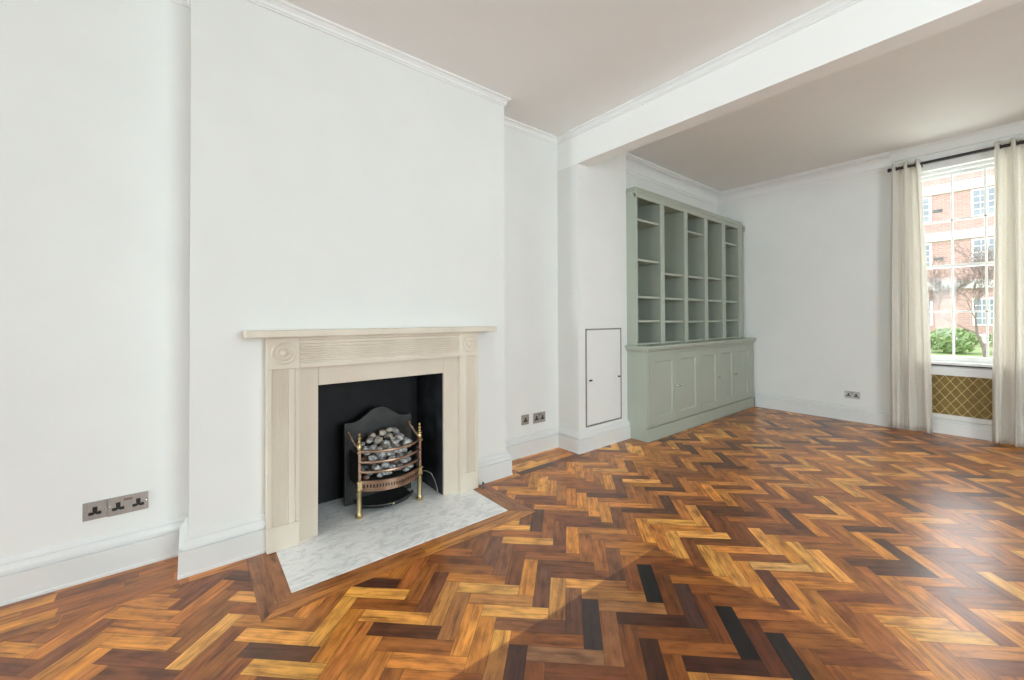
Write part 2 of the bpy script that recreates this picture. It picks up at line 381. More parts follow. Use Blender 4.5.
for nm, (a, c) in (('window_1', W1),):
    r_ = sash_window(nm, a, c, 5.95, .74, WT, 2, 3)
    tag(MB().box(a, c, 5.95, L+T+.05, 0, .69).build('window_apron', M['wall'], r_), kind='structure')
    tag(MB().box(a+.001, c-.001, 5.855, 6.1, .712, .74, .006).build('window_sill', M['trim'], r_), kind='structure')
    tag(MB().box(a+.001, c-.001, 5.955, 6.1, .692, .711).build('sill_shade_strip', M['rod'], r_), kind='structure')  # solid black strip drawn in for the shade under the sill
    tag(MB().sweep([(a, 5.95), (c, 5.95)], [(-o, z*.8) for o, z in BB]).build('baseboard_panel', M['trim'], r_), kind='structure')
for i, (a, c) in enumerate(RW): sash_window('window_%d' % (2+i), a, c, Y0-.2, .53, 2.55, 2, 3)
r_ = sash_window('window_4', -1.0, 1.0, 0, .53, 2.55, 2, 4)     # unseen window added for chimney light, built facing +Y, turned to sit in the right wall
for o in r_.children_recursive: o.matrix_parent_inverse = Matrix.Translation((0, 0, -.53))
r_.location = (XR+.08, (RS[0]+RS[1])/2, .53); r_.rotation_euler = (0, 0, -PI/2)
# pelmet band over the visible window: flat architrave
struct('trim_4', MB().box(W1[0]-.02, W1[1]+.02, L-.012, L+.02, WT-.005, WT+.06, .004), M['trim'])

# radiator cover with gold lattice
rc = thing('radiator_cover', 'white radiator cover with a gold diamond lattice grille under the window', 'radiator cover', (-.305, 5.93, .4))
gx0, gx1, gz0, gz1 = -.655, .045, .198, .598
f = MB(); fy0, fy1 = 5.922, 5.949
f.box(W1[0]+.004, gx0, fy0, fy1, .152, .685, .004).box(gx1, W1[1]-.004, fy0, fy1, .152, .685, .004).box(gx0, gx1, fy0, fy1, gz1, .685, .004).box(gx0, gx1, fy0, fy1, .152, gz0, .004)
f.build('frame', M['trim'], rc)
MB().box(gx0, gx1, 5.943, 5.948, gz0, gz1).build('backing', M['goldback'], rc)
f = MB(); p = .079
def clipline(sgn, k):
    # x = k + sgn*z within the rectangle
    pts = []
    for z in (gz0, gz1): pts.append((k + sgn*(z-gz0)/1.45, z))
    (xa, za), (xb, zb) = pts
    if max(xa, xb) < gx0 or min(xa, xb) > gx1: return None
    def cut(xa, za, xb, zb):
        for lim, lo in ((gx0, True), (gx1, False)):
            if (xa < lim) == lo and xa != lim: t = (lim-xa)/(xb-xa); xa, za = lim, za+(zb-za)*t
        return xa, za
    a_ = cut(xa, za, xb, zb); b_ = cut(xb, zb, xa, za)
    return a_, b_
k = gx0 - .5
while k < gx1 + .5:
    for sg in (1, -1):
        r_ = clipline(sg, k)
        if r_ and math.dist(*r_) > .01: f.tube([(r_[0][0], 5.937+.003*sg, r_[0][1]), (r_[1][0], 5.937+.003*sg, r_[1][1])], .0033, 6)
    k += p
f.build('lattice_grille', M['gold'], rc)

# ------------------------------------------------------------------ curtains and rod
RY, RZ = 5.79, 2.785
rod = thing('curtain_rod', 'black metal curtain rod across the top of the window', 'curtain rod', (-.305, RY, RZ))
MB().tube([(-.868, RY, RZ), (.285, RY, RZ)], .0155, 12).build('rod', M['rod'], rod, smooth=True)
for x, s in ((-.868, -1), (.285, 1)): MB().lathe([(.016, 0), (.021, .004), (.021, .016), (.014, .02), (0.001, .022)], (x, RY, RZ), (s, 0, 0), 14).build('finial', M['rod'], rod, smooth=True)
for x in (-.62, .02): MB().tube([(x, L+.001, RZ-.02), (x, RY+.02, RZ-.02), (x, RY, RZ-.004)], .006, 8).build('bracket', M['rod'], rod)
def curtain(name, label, top, bot, waves, phase, seed):
    root = thing(name, label, 'curtain', ((bot[0]+bot[1])/2, RY, .02))
    rnd = random.Random(seed)
    nx, nz = 110, 46; zt, zb = 2.832, .018
    off = [rnd.uniform(-1, 1) for _ in range(8)]
    grid = []
    for j in range(nz+1):
        tz = j/nz; z = zt + (zb-zt)*tz
        sp = tz**.75; x0 = top[0]+(bot[0]-top[0])*sp; x1 = top[1]+(bot[1]-top[1])*sp
        for i in range(nx+1):
            s = i/nx
            w = waves*2*PI*s + phase
            lo = math.sin(w); am = .044 + .006*math.sin(3*tz+off[0])
            y = -am*(lo+.22)*(1-.2*tz) - .010*(.35+.65*tz)*math.sin(w*2.7+off[6]*4+1.5*tz) - .015*tz*math.sin(2*w*1.37+off[1]*3+2*tz) - .009*tz*math.sin(w*3.1+off[2]*5+4*tz)
            x = x0+(x1-x0)*s + .010*tz*math.sin(w*1.5+5*tz+off[3]) + .010*math.cos(w)*(1-.4*tz)*.6
            if tz > .93: y += .006*math.sin(w*2+off[4]); 
            grid.append((x, RY+y, z + (.010*math.sin(w*1.2+off[5]) if j == nz else 0)))
    mb = MB(); n = nx+1
    mb.faces(grid, [(j*n+i, j*n+i+1, (j+1)*n+i+1, (j+1)*n+i) for j in range(nz) for i in range(nx)])
    o = mb.build('cloth', M['cloth'], root, smooth=True)
    md = o.modifiers.new('thick', 'SOLIDIFY'); md.thickness = .0022; md.offset = 0
    # eyelets where the cloth crosses the rod
    for k_ in range(int(waves*2)+2):
        s = (k_*PI - phase)/(waves*2*PI)
        if .02 < s < .98:
            x = top[0]+(top[1]-top[0])*s + .006*(1 if k_ % 2 == 0 else -1)
            ring = []
            for q_ in range(17):
                t_ = 2*PI*q_/16; ring.append((x, RY+.0*t_+.024*math.cos(t_), RZ+.024*math.sin(t_)))
            MB().tube(ring, .0035, 6).build('eyelet', M['rod'], root, smooth=True)
    return root
curtain('curtain', 'cream curtain gathered on the left side of the window', (-.855, -.625), (-.905, -.552), 2.5, .15, 3)
curtain('curtain', 'cream curtain on the right side of the window at the edge of the photo', (-.124, .22), (-.155, .255), 3.5, .15, 8)

# ------------------------------------------------------------------ chimneypiece
fp = thing('fireplace_surround', 'cream limestone fireplace surround with reeded jambs and mantel shelf', 'fireplace surround', (-2.5, .937, 0))
JX = -2.468
def jamb(y0, y1, inner):
    """reeded pilaster between y0 and y1; inner = +1 when the opening lies on +Y"""
    w = y1-y0; m0 = .021; m1 = .026; ib = .024
    f0, f1 = (y0+m0, y1-m1-ib) if inner > 0 else (y0+m1+ib, y1-m0)
    prof = [(XC+.001, y0), (JX-.004, y0), (JX-.004, f0-.002), (JX-.010, f0)]
    n = 9; st = (f1-f0)/n
    for i in range(n):
        a = f0+i*st
        for q_ in range(5): t_ = PI*q_/4; prof.append((JX-.0125+.0042*math.sin(t_), a+st*(.5-.5*math.cos(t_))))
    prof += [(JX-.010, f1), (JX-.004, f1+.002)]
    if inner > 0: prof += [(JX-.004, y1-ib), (JX-.010, y1-ib+.003), (JX-.010, y1-ib+.007), (JX-.006, y1-ib+.009), (JX-.006, y1)]
    prof += [(JX-.006 if inner > 0 else JX-.004, y1), (XC+.001, y1)]
    # drop duplicate neighbours
    pr_ = [p for i, p in enumerate(prof) if i == 0 or math.dist(p, prof[i-1]) > 1e-5]
    o = MB().prism(pr_, 2, .1305, .9395).build('jamb', M['stone'], fp)
    MB().box(XC+.001, JX+.002, y0-.001, y1+.001, .0045, .130, .003).build('plinth_block', M['stone'], o)
    cb = MB().box(XC+.001, JX, y0-.001, y1+.001, .940, 1.1065, .003).build('corner_block', M['stone'], o)
    yc = (y0+y1)/2
    MB().lathe([(.058, -.004), (.058, .003), (.053, .007), (.047, .003), (.041, .001), (.036, .005), (.030, .007), (.026, .002), (.020, .001), (.017, .006), (.010, .010), (0.001, .0115)], (JX, yc, 1.022), (1, 0, 0), 32).build('roundel', M['stone'], o, smooth=True)
    return o
jamb(.308, .4525, 1); jamb(1.427, 1.568, -1)
fz = [(XC+.001, .9395), (JX-.004, .9395), (JX-.002, .958), (JX-.008, .968), (JX-.012, .972)]
n = 7; z0_, z1_ = .974, 1.062; st = (z1_-z0_)/n
for i in range(n):
    for q_ in range(5): t_ = PI*q_/4; fz.append((JX-.014+.0055*math.sin(t_), z0_+i*st+st*(.5-.5*math.cos(t_))))
fz += [(JX-.012, 1.066), (JX-.006, 1.070), (JX-.006, 1.084), (JX+.002, 1.092), (JX+.002, 1.1065), (XC+.001, 1.1065)]
fz = [p for i, p in enumerate(fz) if i == 0 or math.dist(p, fz[i-1]) > 1e-5]
MB().prism(fz, 1, .4536, 1.4258).build('frieze', M['stone'], fp)
MB().box(XC+.001, -2.412, .211, 1.693, 1.107, 1.142, .004).build('mantel_shelf', M['stone'], fp)
SX = -2.503
for y0_, y1_ in ((.4535, OP0), (OP1, 1.426)): MB().box(SX-.018, SX, y0_, y1_, .0045, .939, .002).build('slip', M['slip'], fp)
MB().box(SX-.018, SX, OP0+.0005, OP1-.0005, OPT, .939, .002).build('lintel', M['slip'], fp)
# hearth slab
hs = MB().box(-2.93, HX, OP0-.0, OP1, .0012, .0042).box(-2.535, HX, HY0, HY1, .0012, .0042)
hs = MB().prism([(HX, HY0), (HX, HY1), (XC+.0005, HY1), (XC+.0005, OP1-.001), (-2.93, OP1-.001), (-2.93, OP0+.001), (XC+.0005, OP0+.001), (XC+.0005, HY0)], 2, .0014, .0042)
tag(hs.build('hearth_slab', M['marble'], None), 'white veined marble hearth slab in front of the fireplace', 'hearth')
# firebox lining
FB = -2.925
FX = SX-.0185
mb = MB().box(FB-.06, FB, OP0-.019, OP1+.019, .0045, OPT+.019).box(FB, FX, OP0-.019, OP0, .0045, OPT+.019).box(FB, FX, OP0, OP1, OPT, OPT+.019)
struct('wall_firebox', mb, M['black'])
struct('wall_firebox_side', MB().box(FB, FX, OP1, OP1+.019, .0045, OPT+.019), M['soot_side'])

# ------------------------------------------------------------------ fire grate
GZ = .0042
LX, LY0, LY1 = -2.565, .788, 1.173
gr_ = thing('fire_grate', 'black iron fire grate with brass legs and bowed copper bars', 'fire grate', (-2.66, .977, GZ))
# back plate with arched top
pl = []
ym = .985; hw = .222
for i in range(41):
    u = -1 + 2*i/40; a = abs(u)
    z = .528 + .080*(.5+.5*math.cos(PI*min(1, a/.80)))
    if a > .86: z = .530
    pl.append((ym+u*hw, z))
MB().prism([(ym-hw, GZ)] + pl + [(ym+hw, GZ)], 0, -2.80, -2.776).build('back_plate', M['iron'], gr_)
for s in (0, 1):
    y = LY0 if not s else LY1
    yy = y+.012 if not s else y-.012
    MB().box(-2.776, LX-.008, yy-.005, yy+.005, .17, .36, .002).build('cheek', M['iron'], gr_)
def bow(y0, y1, x0, d, n=24): return [(x0 + d*(1-((2*i/n-1)**2)), y0+(y1-y0)*i/n) for i in range(n+1)]
for z in (.398, .335, .276):
    MB().sweep(bow(LY0, LY1, LX, .085), [(.006, z-.0065), (-.006, z-.0065), (-.008, z), (-.006, z+.0065), (.006, z+.0065)]).build('bar', M['copper'], gr_, smooth=False)
# pierced fret (ash front)
path = bow(LY0+.004, LY1-.004, LX, .088, 48)
fr_ = MB(); fr_.strip(path, -.004, .004, .170, .182).strip(path, -.004, .004, .203, .219).strip(path, -.009, .004, .219, .226).strip(path, -.009, .004, .163, .170)
for i in range(1, 48, 2):
    fr_.strip(path[i:i+2], -.004, .004, .1815, .2035)
fret = fr_.build('fret', M['copper'], gr_)
MB().strip(bow(LY0+.006, LY1-.006, LX-.006, .086, 24), 0, .003, .168, .22).build('fret_backing', M['iron'], fret)
bk = bow(LY0+.012, LY1-.012, LX-.012, .080)
MB().prism([(-2.775, LY0+.018), (-2.775, LY1-.018)] + bk[::-1], 2, .196, .206).build('basket_floor', M['iron'], gr_)
for s, y in ((0, LY0), (1, LY1)):
    lg = MB().lathe([(.021, GZ), (.022, GZ+.014), (.017, .024), (.0135, .034), (.014, .10), (.0155, .150), (.017, .156), (.017, .160), (.013, .164), (.016, .168), (.016, .172)], (LX, y, 0), (0, 0, 1), 18).build('leg', M['brass'], gr_, smooth=True)
    MB().box(LX-.016, LX+.016, y-.016, y+.016, .172, .180, .002).box(LX-.0125, LX+.0125, y-.0125, y+.0125, .180, .214, .001).box(LX-.018, LX+.018, y-.018, y+.018, .214, .222, .002).build('leg_block', M['brass'], lg)
    up = MB().box(LX-.0085, LX+.0085, y-.0085, y+.0085, .222, .392, .0015).build('upright', M['copper'], gr_)
    MB().box(LX-.017, LX+.017, y-.017, y+.017, .392, .405, .003).build('upright_cap', M['copper'], up)
    MB().lathe([(.011, .405), (.0155, .411), (.016, .432), (.012, .440), (.018, .445), (.018, .452), (.011, .457), (.008, .470), (.0115, .477), (.010, .485), (.005, .489), (.008, .499), (.0075, .505), (.001, .512)], (LX, y, 0), (0, 0, 1), 16).build('finial', M['brass'], gr_, smooth=True)
    ya = y-.008
    am = MB().tube([(LX-.004, ya, .425), (LX-.014, ya-.008, .437), (LX-.026, ya-.018, .458), (LX-.040, ya-.026, .480), (LX-.052, ya-.033, .494), (LX-.060, ya-.036, .503)], [.005, .006, .0065, .0065, .006, .005], 8).build('arm', M['copper'], gr_, smooth=True)
    MB().lathe([(.001, -.013), (.008, -.009), (.0115, 0), (.008, .009), (.001, .013)], (LX-.062, ya-.037, .508), (0, 0, 1), 12).build('arm_knob', M['copper'], am, smooth=True)
# ash pan below
MB().prism([(-2.775, LY0+.03), (-2.775, LY1-.03)] + bow(LY0+.03, LY1-.03, LX-.05, .08)[::-1], 2, .03, .036).build('ash_pan', M['iron'], gr_)
mb = MB().tube([(x, y, .052) for x, y in bow(LY0+.03, LY1-.03, LX-.045, .085)], .007, 8)
mb.build('ash_rail', M['iron'], gr_, smooth=True)
MB().lathe([(.003, 0), (.003, .008), (.007, .010), (.007, .016), (.002, .019)], (LX+.04, .977, .052), (1, 0, 0), 12).build('ash_pan_knob', M['brass'], gr_, smooth=True)
# coals: one lump per object
rnd = random.Random(5)
spots = []
def inside(x, y, r):
    if not (LY0+.028+r*.6 < y < LY1-.028-r*.6): return False
    t = (y-LY0)/(LY1-LY0); front = LX-.016 + .080*(1-(2*t-1)**2)
    return -2.762+r*.9 < x < front-r*1.1-.008
tries = 0
while len(spots) < 95 and tries < 40000:
    tries += 1
    r = rnd.uniform(.022, .037) if len(spots) < 60 else rnd.uniform(.020, .030); x = rnd.uniform(-2.77, -2.48); y = rnd.uniform(LY0, LY1)
    if not inside(x, y, r): continue
    z = .208 + r*.88
    ok = False
    for _ in range(60):
        hit = [s for s in spots if math.dist((x, y, z), s[:3]) < (r+s[3])*.95]
        if not hit: ok = True; break
        z += .006
    top = .400 + .075*max(0, 1-((y-.985)/.17)**2)*min(1, max(0, (-2.55-x)/.12)) 
    if ok and z + r < top+.02: spots.append((x, y, z, r))
spots = [s for s in spots if not (s[0] < -2.735 or abs(s[1]-LY0) < s[3]+.022 or abs(s[1]-LY1) < s[3]+.022)]
for i, (x, y, z, r) in enumerate(spots):
    bm = bmesh.new(); bmesh.ops.create_icosphere(bm, subdivisions=3, radius=1)
    sc = Vector((rnd.uniform(.85, 1.1), rnd.uniform(.95, 1.25), rnd.uniform(.7, .9)))
    sd = Vector((rnd.uniform(0, 99), rnd.uniform(0, 99), rnd.uniform(0, 99)))
    for v in bm.verts:
        d = 1 + .40*noise.noise(v.co*1.3+sd) + .17*noise.noise(v.co*3.5+sd)
        v.co = Vector((v.co.x*sc.x, v.co.y*sc.y, v.co.z*sc.z))*d*r*.84
    me = bpy.data.meshes.new('coal'); bm.to_mesh(me); bm.free()
    for p in me.polygons: p.use_smooth = True
    pale = z > .36 and abs(y-.97) < .075 and x < -2.62
    mt = M['coal_pale'] if pale else (M['coal_rust'] if rnd.random() < .17 and z < .36 else M['coal'])
    me.materials.append(mt); o = bpy.data.objects.new('coal', me); C.objects.link(o); o.location = (x, y, z); o.rotation_euler = (0, 0, rnd.uniform(0, 6))
    lb = 'pale ash-coloured coal lump at the top back of the grate' if pale else ('rusty brown coal lump lying among grey coals in the grate' if mt is M['coal_rust'] else 'grey coal lump heaped in the fire grate')
    tag(o, lb, 'coal', 'coals in the fire grate')
# gas pipe
tag(MB().tube([(-2.62, 1.20, .165), (-2.60, 1.235, .168), (-2.575, 1.262, .15), (-2.563, 1.282, .10), (-2.556, 1.296, .045), (-2.552, 1.30, .0085)], .0032, 8).build('gas_pipe', M['pipe'], None, smooth=True),
    'thin bent gas pipe beside the right side of the grate', 'pipe')

gt = thing('gas_tap', 'tiny grey gas tap on the floor at the right foot of the fireplace', 'gas tap', (-2.452, 1.60, .0015))
MB().lathe([(.014, .0015), (.014, .004), (.008, .006), (.007, .020), (.010, .022), (.010, .030), (.001, .032)], (-2.452, 1.60, 0), (0, 0, 1), 14).build('tap_body', M['pipe'], gt, smooth=True)
MB().box(-2.462, -2.442, 1.596, 1.604, .032, .040, .002).build('lever', M['hole'], gt)

# ------------------------------------------------------------------ sockets
def outlet(x, y0, y1, z0, z1, n, label, normal='X', group='steel wall sockets'):
    """n sockets on a plate; normal X (wall_left) or -Y (wall_back)"""
    root = thing('wall_socket', label, 'socket', (0, 0, 0), group)
    def bx(mb, a0, a1, d0, d1, c0, c1, bev=0):
        if normal == 'X': mb.box(x+d0, x+d1, a0, a1, c0, c1, bev)
        else: mb.box(a0, a1, x-d1, x-d0, c0, c1, bev)
        return mb
    root.location = (x, (y0+y1)/2, z0) if normal == 'X' else ((y0+y1)/2, x, z0)
    bx(MB(), y0, y1, .0005, .007, z0, z1, .002).build('plate', M['steel'], root)
    w = (y1-y0)/n if n == 1 else .058
    cs = [(y0+y1)/2] if n == 1 else [y0+.036, y1-.036]
    zc = (z0+z1)/2 - .008
    for c_ in cs:
        f_ = MB()
        bx(f_, c_-.008, c_+.008, .0068, .0078, zc+.004, zc+.025, .0003)
        bx(f_, c_-.021, c_-.004, .0068, .0078, zc-.012, zc+.002, .0003); bx(f_, c_+.004, c_+.021, .0068, .0078, zc-.012, zc+.002, .0003)
        bx(f_, c_-.006, c_+.006, .0068, .0076, zc-.008, zc+.008, .0003)
        f_.build('pin_slot', M['hole'], root)
    if n == 2: bx(MB(), (y0+y1)/2-.016, (y0+y1)/2+.014, .0068, .010, z1-.024, z1-.012, .001).build('switch', M['rocker'], root)
    for q_ in (y0+.008, y1-.008):
        org = (x+.0065, q_, (z0+z1)/2) if normal == 'X' else (q_, x-.0065, (z0+z1)/2)
        MB().lathe([(.0028, 0), (.0028, .0012), (.001, .0016)], org, (1, 0, 0) if normal == 'X' else (0, -1, 0), 10).build('screw', M['chrome'], root)
    return root
outlet(XL, -.372, -.2925, .267, .350, 1, 'single steel wall socket on the left wall, left of a double one')
outlet(XL, -.2915, -.150, .264, .350, 2, 'double steel wall socket on the left wall beside the chimney breast')
outlet(XL, 2.222, 2.304, .266, .352, 1, 'single steel wall socket in the alcove right of the chimney breast')
outlet(XL, 2.357, 2.498, .257, .349, 2, 'double steel wall socket in the alcove near the white pier')
outlet(L, -1.308, -1.165, .258, .340, 2, 'double dark steel wall socket low on the far wall by the curtain', '-Y')

# ------------------------------------------------------------------ access panel on the pier
ap = thing('access_panel', 'white access panel door with a thin dark metal frame on the pier', 'access panel', (XP, 3.017, .205))
a0, a1, b0, b1 = 2.757, 3.276, .205, 1.102; fw = .014
MB().box(XP+.0005, XP+.006, a0, a0+fw, b0, b1, .001).box(XP+.0005, XP+.006, a1-fw, a1, b0, b1, .001).box(XP+.0005, XP+.006, a0+fw, a1-fw, b0, b0+fw, .001).box(XP+.0005, XP+.006, a0+fw, a1-fw, b1-fw, b1, .001).build('frame', M['gap'], ap)
d_ = MB().box(XP+.0005, XP+.005, a0+fw+.002, a1-fw-.002, b0+fw+.002, b1-fw-.002, .001).build('door', M['wall'], ap)
for y_, s in ((2.812, 1), (3.240, -1)):
    MB().lathe([(.010, 0), (.010, .004), (.006, .006), (.001, .0065)], (XP+.0045, y_+.01*s, .626), (1, 0, 0), 14).box(XP+.005, XP+.012, y_-.012, y_+.030 if s > 0 else y_+.012, .620, .632, .002).build('latch', M['hole'], d_)

# ------------------------------------------------------------------ base cabinet, counter, bookcase
BX = -2.305; BY0, BY1 = 3.3755, 5.835
cab = thing('base_cabinet', 'sage green base cabinet with five panelled doors along the wall', 'cabinet', (-2.5, 4.6, 0))
MB().box(XL+.002, BX-.022, BY0, BY1, .0, .866, .002).build('carcass', M['sage'], cab)
ff = MB().box(BX-.022, BX, BY0, 3.420, .130, .866, .002).box(BX-.022, BX, 5.712, BY1, .130, .866, .002).box(BX-.022, BX, 3.420, 5.712, .842, .866, .001).box(BX-.022, BX, 3.420, 5.712, .130, .140, .001)
ff.build('face_frame', M['sage'], cab)
MB().box(BX-.022, BX+.006, BY0-.004, BY1, 0, .124, .003).build('plinth', M['sage'], cab)
MB().box(BX-.005, BX+.016, BY0-.004, BY1, 0.001, .016, .005).build('plinth_bead', M['sage'], cab)
DE = [3.422, 3.897, 4.385, 4.842, 5.250, 5.710]
PI_ = [(3.507, 3.832), (3.966, 4.305), (4.453, 4.767), (4.914, 5.200), (5.318, 5.655)]
knobs = [3.872, 3.985-.03, 4.815, 5.222, 5.290]
for i in range(5):
    a_, c_ = DE[i]+.0015, DE[i+1]-.0015; p0, p1 = PI_[i]; z0_, z1_ = .142, .840; q0, q1 = .215, .766
    d_ = MB()
    d_.box(BX-.021, BX+.001, a_, p0, z0_, z1_, .0012).box(BX-.021, BX+.001, p1, c_, z0_, z1_, .0012).box(BX-.021, BX+.001, p0, p1, z0_, q0, .0012).box(BX-.021, BX+.001, p0, p1, q1, z1_, .0012)
    # ovolo lip round a sunk panel
    lip = .012
    d_.prism([(p0, q0), (p1, q0), (p1, q1), (p0, q1)], 0, BX-.020, BX-.0125)
    for pa, pb, ax in (((p0, q0), (p1, q0), 0), ((p0, q1), (p1, q1), 1), ((p0, q0), (p0, q1), 2), ((p1, q0), (p1, q1), 3)):
        s_ = 1 if ax in (0, 2) else -1
        if ax < 2: d_.prism([(BX-.0125, pa[1]), (BX-.001, pa[1]), (BX-.0125, pa[1]+s_*lip)], 1, p0, p1)
        else: d_.prism([(BX-.0125, p0 if ax == 2 else p1), (BX-.001, p0 if ax == 2 else p1), (BX-.0125, (p0 if ax == 2 else p1)+s_*lip)], 2, q0, q1)
    door = d_.build('door', M['sage'], cab)
    MB().lathe([(.007, 0), (.006, .012), (.009, .016), (.0135, .022), (.0135, .027), (.009, .031), (.001, .032)], (BX+.001, knobs[i], .494), (1, 0, 0), 16).build('knob', M['chrome'], door, smooth=True)
CX = -2.262
cp = [(0, .8665), (.012, .8665), (.020, .874), (.026, .884), (.030, .888), (.030, .896), (.040, .900), (.040, .921), (.037, .925), (0, .925)]
ct = MB()
ct.prism([(XL+.002, BY0-.0), (BX-.001, BY0-.0), (BX-.001, BY1), (XL+.002, BY1)], 2, .8665, .925)
ct.sweep([(XP+.004, BY0), (BX, BY0), (BX, BY1)], [(-o, z) for o, z in cp])
tag(ct.build('countertop', M['sage'], None), 'sage green moulded countertop between the cabinet and the bookshelves', 'countertop')
bk_ = thing('bookcase', 'tall empty sage green bookcase with five bays standing on the cabinet', 'bookcase', (-2.6, 4.6, .925))
UX = -2.42; UZ0, UZ1 = .9255, 2.428
EDG = [(3.3755, 3.402), (3.808, 3.882), (4.288, 4.360), (4.752, 4.828), (5.206, 5.300), (5.680, 5.80)]
MB().box(XL+.003, XL+.015, EDG[0][0], EDG[-1][1], UZ0, UZ1).build('back_panel', M['sage'], bk_)
for i, (a_, c_) in enumerate(EDG):
    mid = (a_+c_)/2; th = min((c_-a_)/2-.004, .013) 
    mb = MB()
    if i == 0: mb.box(XL+.016, UX, a_, c_, UZ0, UZ1, .0015)
    elif i == 5: mb.box(XL+.016, UX-.02, a_, a_+.03, UZ0, UZ1).box(UX-.020, UX, a_, c_, UZ0, UZ1, .0015)
    else: mb.box(XL+.016, UX-.02, a_+.004, c_-.004, UZ0, UZ1).box(UX-.020, UX, a_, c_, UZ0, UZ1, .0015)
    mb.build('side_panel' if i in (0, 5) else 'divider', M['sage'], bk_)
SH = [[2.198, 1.794, 1.421, 1.176], [1.685, 1.418, 1.168], [2.208, 1.687, 1.422, 1.164], [1.70, 1.42, 1.165], [2.185, 1.763, 1.420, 1.172]]
for i in range(5):
    a_, c_ = EDG[i][1]+.0005-(.004 if i else 0), EDG[i+1][0]+(.004 if i < 4 else 0)-.0005
    for z in SH[i]: MB().box(XL+.0155, UX-.022, a_, c_, z-.022, z, .0015).build('shelf', M['sage'], bk_)
    MB().box(XL+.0155, UX-.024, a_, c_, UZ0, .943, .001).build('bottom_board', M['sage'], bk_)
MB().box(XL+.003, UX-.03, EDG[0][0], EDG[-1][1], 2.4285, 2.442).build('top_board', M['sage'], bk_)
MB().box(UX-.020, UX+.003, EDG[0][0], EDG[-1][1]+.002, 2.398, 2.442, .0015).build('head_rail', M['sage'], bk_)
crown = [(-.012, 2.4425), (.006, 2.4425), (.010, 2.452), (.006, 2.466), (-.004, 2.482), (-.012, 2.494), (-.016, 2.508), (-.03, 2.508)]
MB().sweep([(XL+.004, EDG[0][0]), (UX, EDG[0][0]), (UX, EDG[-1][1]+.004)], [(-o, z) for o, z in crown]).build('crown', M['sage'], bk_)
tag(MB().box(-2.435, -2.405, L-.02, L-.0005, 2.385, 2.455, .004).build('wall_fitting', M['pale'], None), 'tiny grey fitting on the far wall beside the bookcase top', 'fitting')

# ------------------------------------------------------------------ outside the window
YB = 34.0; GZ0 = -.5
bd = thing('brick_building', 'pale red brick building with white bands seen through the window', 'building', (-3, YB+4, GZ0))
BXs, BXe = -22, 16
MB().box(BXs, BXe, YB, YB+8, GZ0, 15).build('wall', M['brick'], bd)
for z, h in ((8.45, .55), (5.66, .5), (2.8, .5), (-.3, .5), (11.3, .55)):
    MB().box(BXs-.1, BXe+.1, YB-.14, YB+.1, z, z+h, .03).build('band', M['band'], bd)
for zi in (.75, 4.10, 6.90, 9.75, 12.5):
    for xi in (-11.4, -8.8, -6.3, -3.75, -1.1, 1.5, 4.1, 6.7):
        w_ = MB().box(xi-.52, xi+.52, YB-.06, YB+.05, zi-.08, zi+1.5, .02).build('window_surround', M['band'], bd)
        gl = MB()
        for cx_ in (-.42, -.13, .16):
            for cz_ in (.03, .38, .75, 1.10): gl.box(xi+cx_, xi+cx_+.25, YB-.075, YB-.03, zi+cz_, zi+cz_+.30)
        gl.build('window_pane', M['extwin'], w_)
for z in (4.55, 7.40):
    for xi in (-2.97, -.2, 2.7):
        MB().box(xi-.2, xi+.2, YB-.04, YB+.02, z, z+.17, .01).build('air_vent', M['vent'], bd)
struct('ground_outside', MB().box(-40, 40, L+T+.3, 60, GZ0-.3, GZ0), M['grass'])
def tree(x, y, h, seed, label):
    rnd = random.Random(seed); mb = MB()
    def grow(p, d, ln, r, lv):
        pts = [p]; rs = [r]; q = p.copy(); dd = d.copy()
        for i in range(3):
            dd = (dd + Vector((rnd.uniform(-.25, .25), rnd.uniform(-.25, .25), rnd.uniform(-.05, .14)))).normalized()
            q = q + dd*ln/3; pts.append(q.copy()); rs.append(r*(1-.2*(i+1)))
        mb.tube(pts, rs, 6 if lv < 2 else 3)
        if lv >= 5: return
        for i in range(4 if lv != 3 else 5):
            a = Vector((rnd.uniform(-1, 1), rnd.uniform(-1, 1), rnd.uniform(-.3, .8))).normalized()
            nd = (dd*.7 + a*.85).normalized(); k_ = rnd.choice([1, 2, 3, 3])
            grow(pts[k_], nd, ln*rnd.uniform(.62, .80), max(rs[k_]*.6, .008), lv+1)
    grow(Vector((x, y, GZ0)), Vector((0, 0, 1)), h*.24, h*.011, 0)
    return tag(mb.build('bare_tree', M['bark'], None), label, 'tree')
tree(-.75, 23, 7.0, 4, 'bare leafless tree in front of the brick building outside')
tree(1.9, 25, 7.0, 9, 'second bare tree outside, further right behind the curtain')
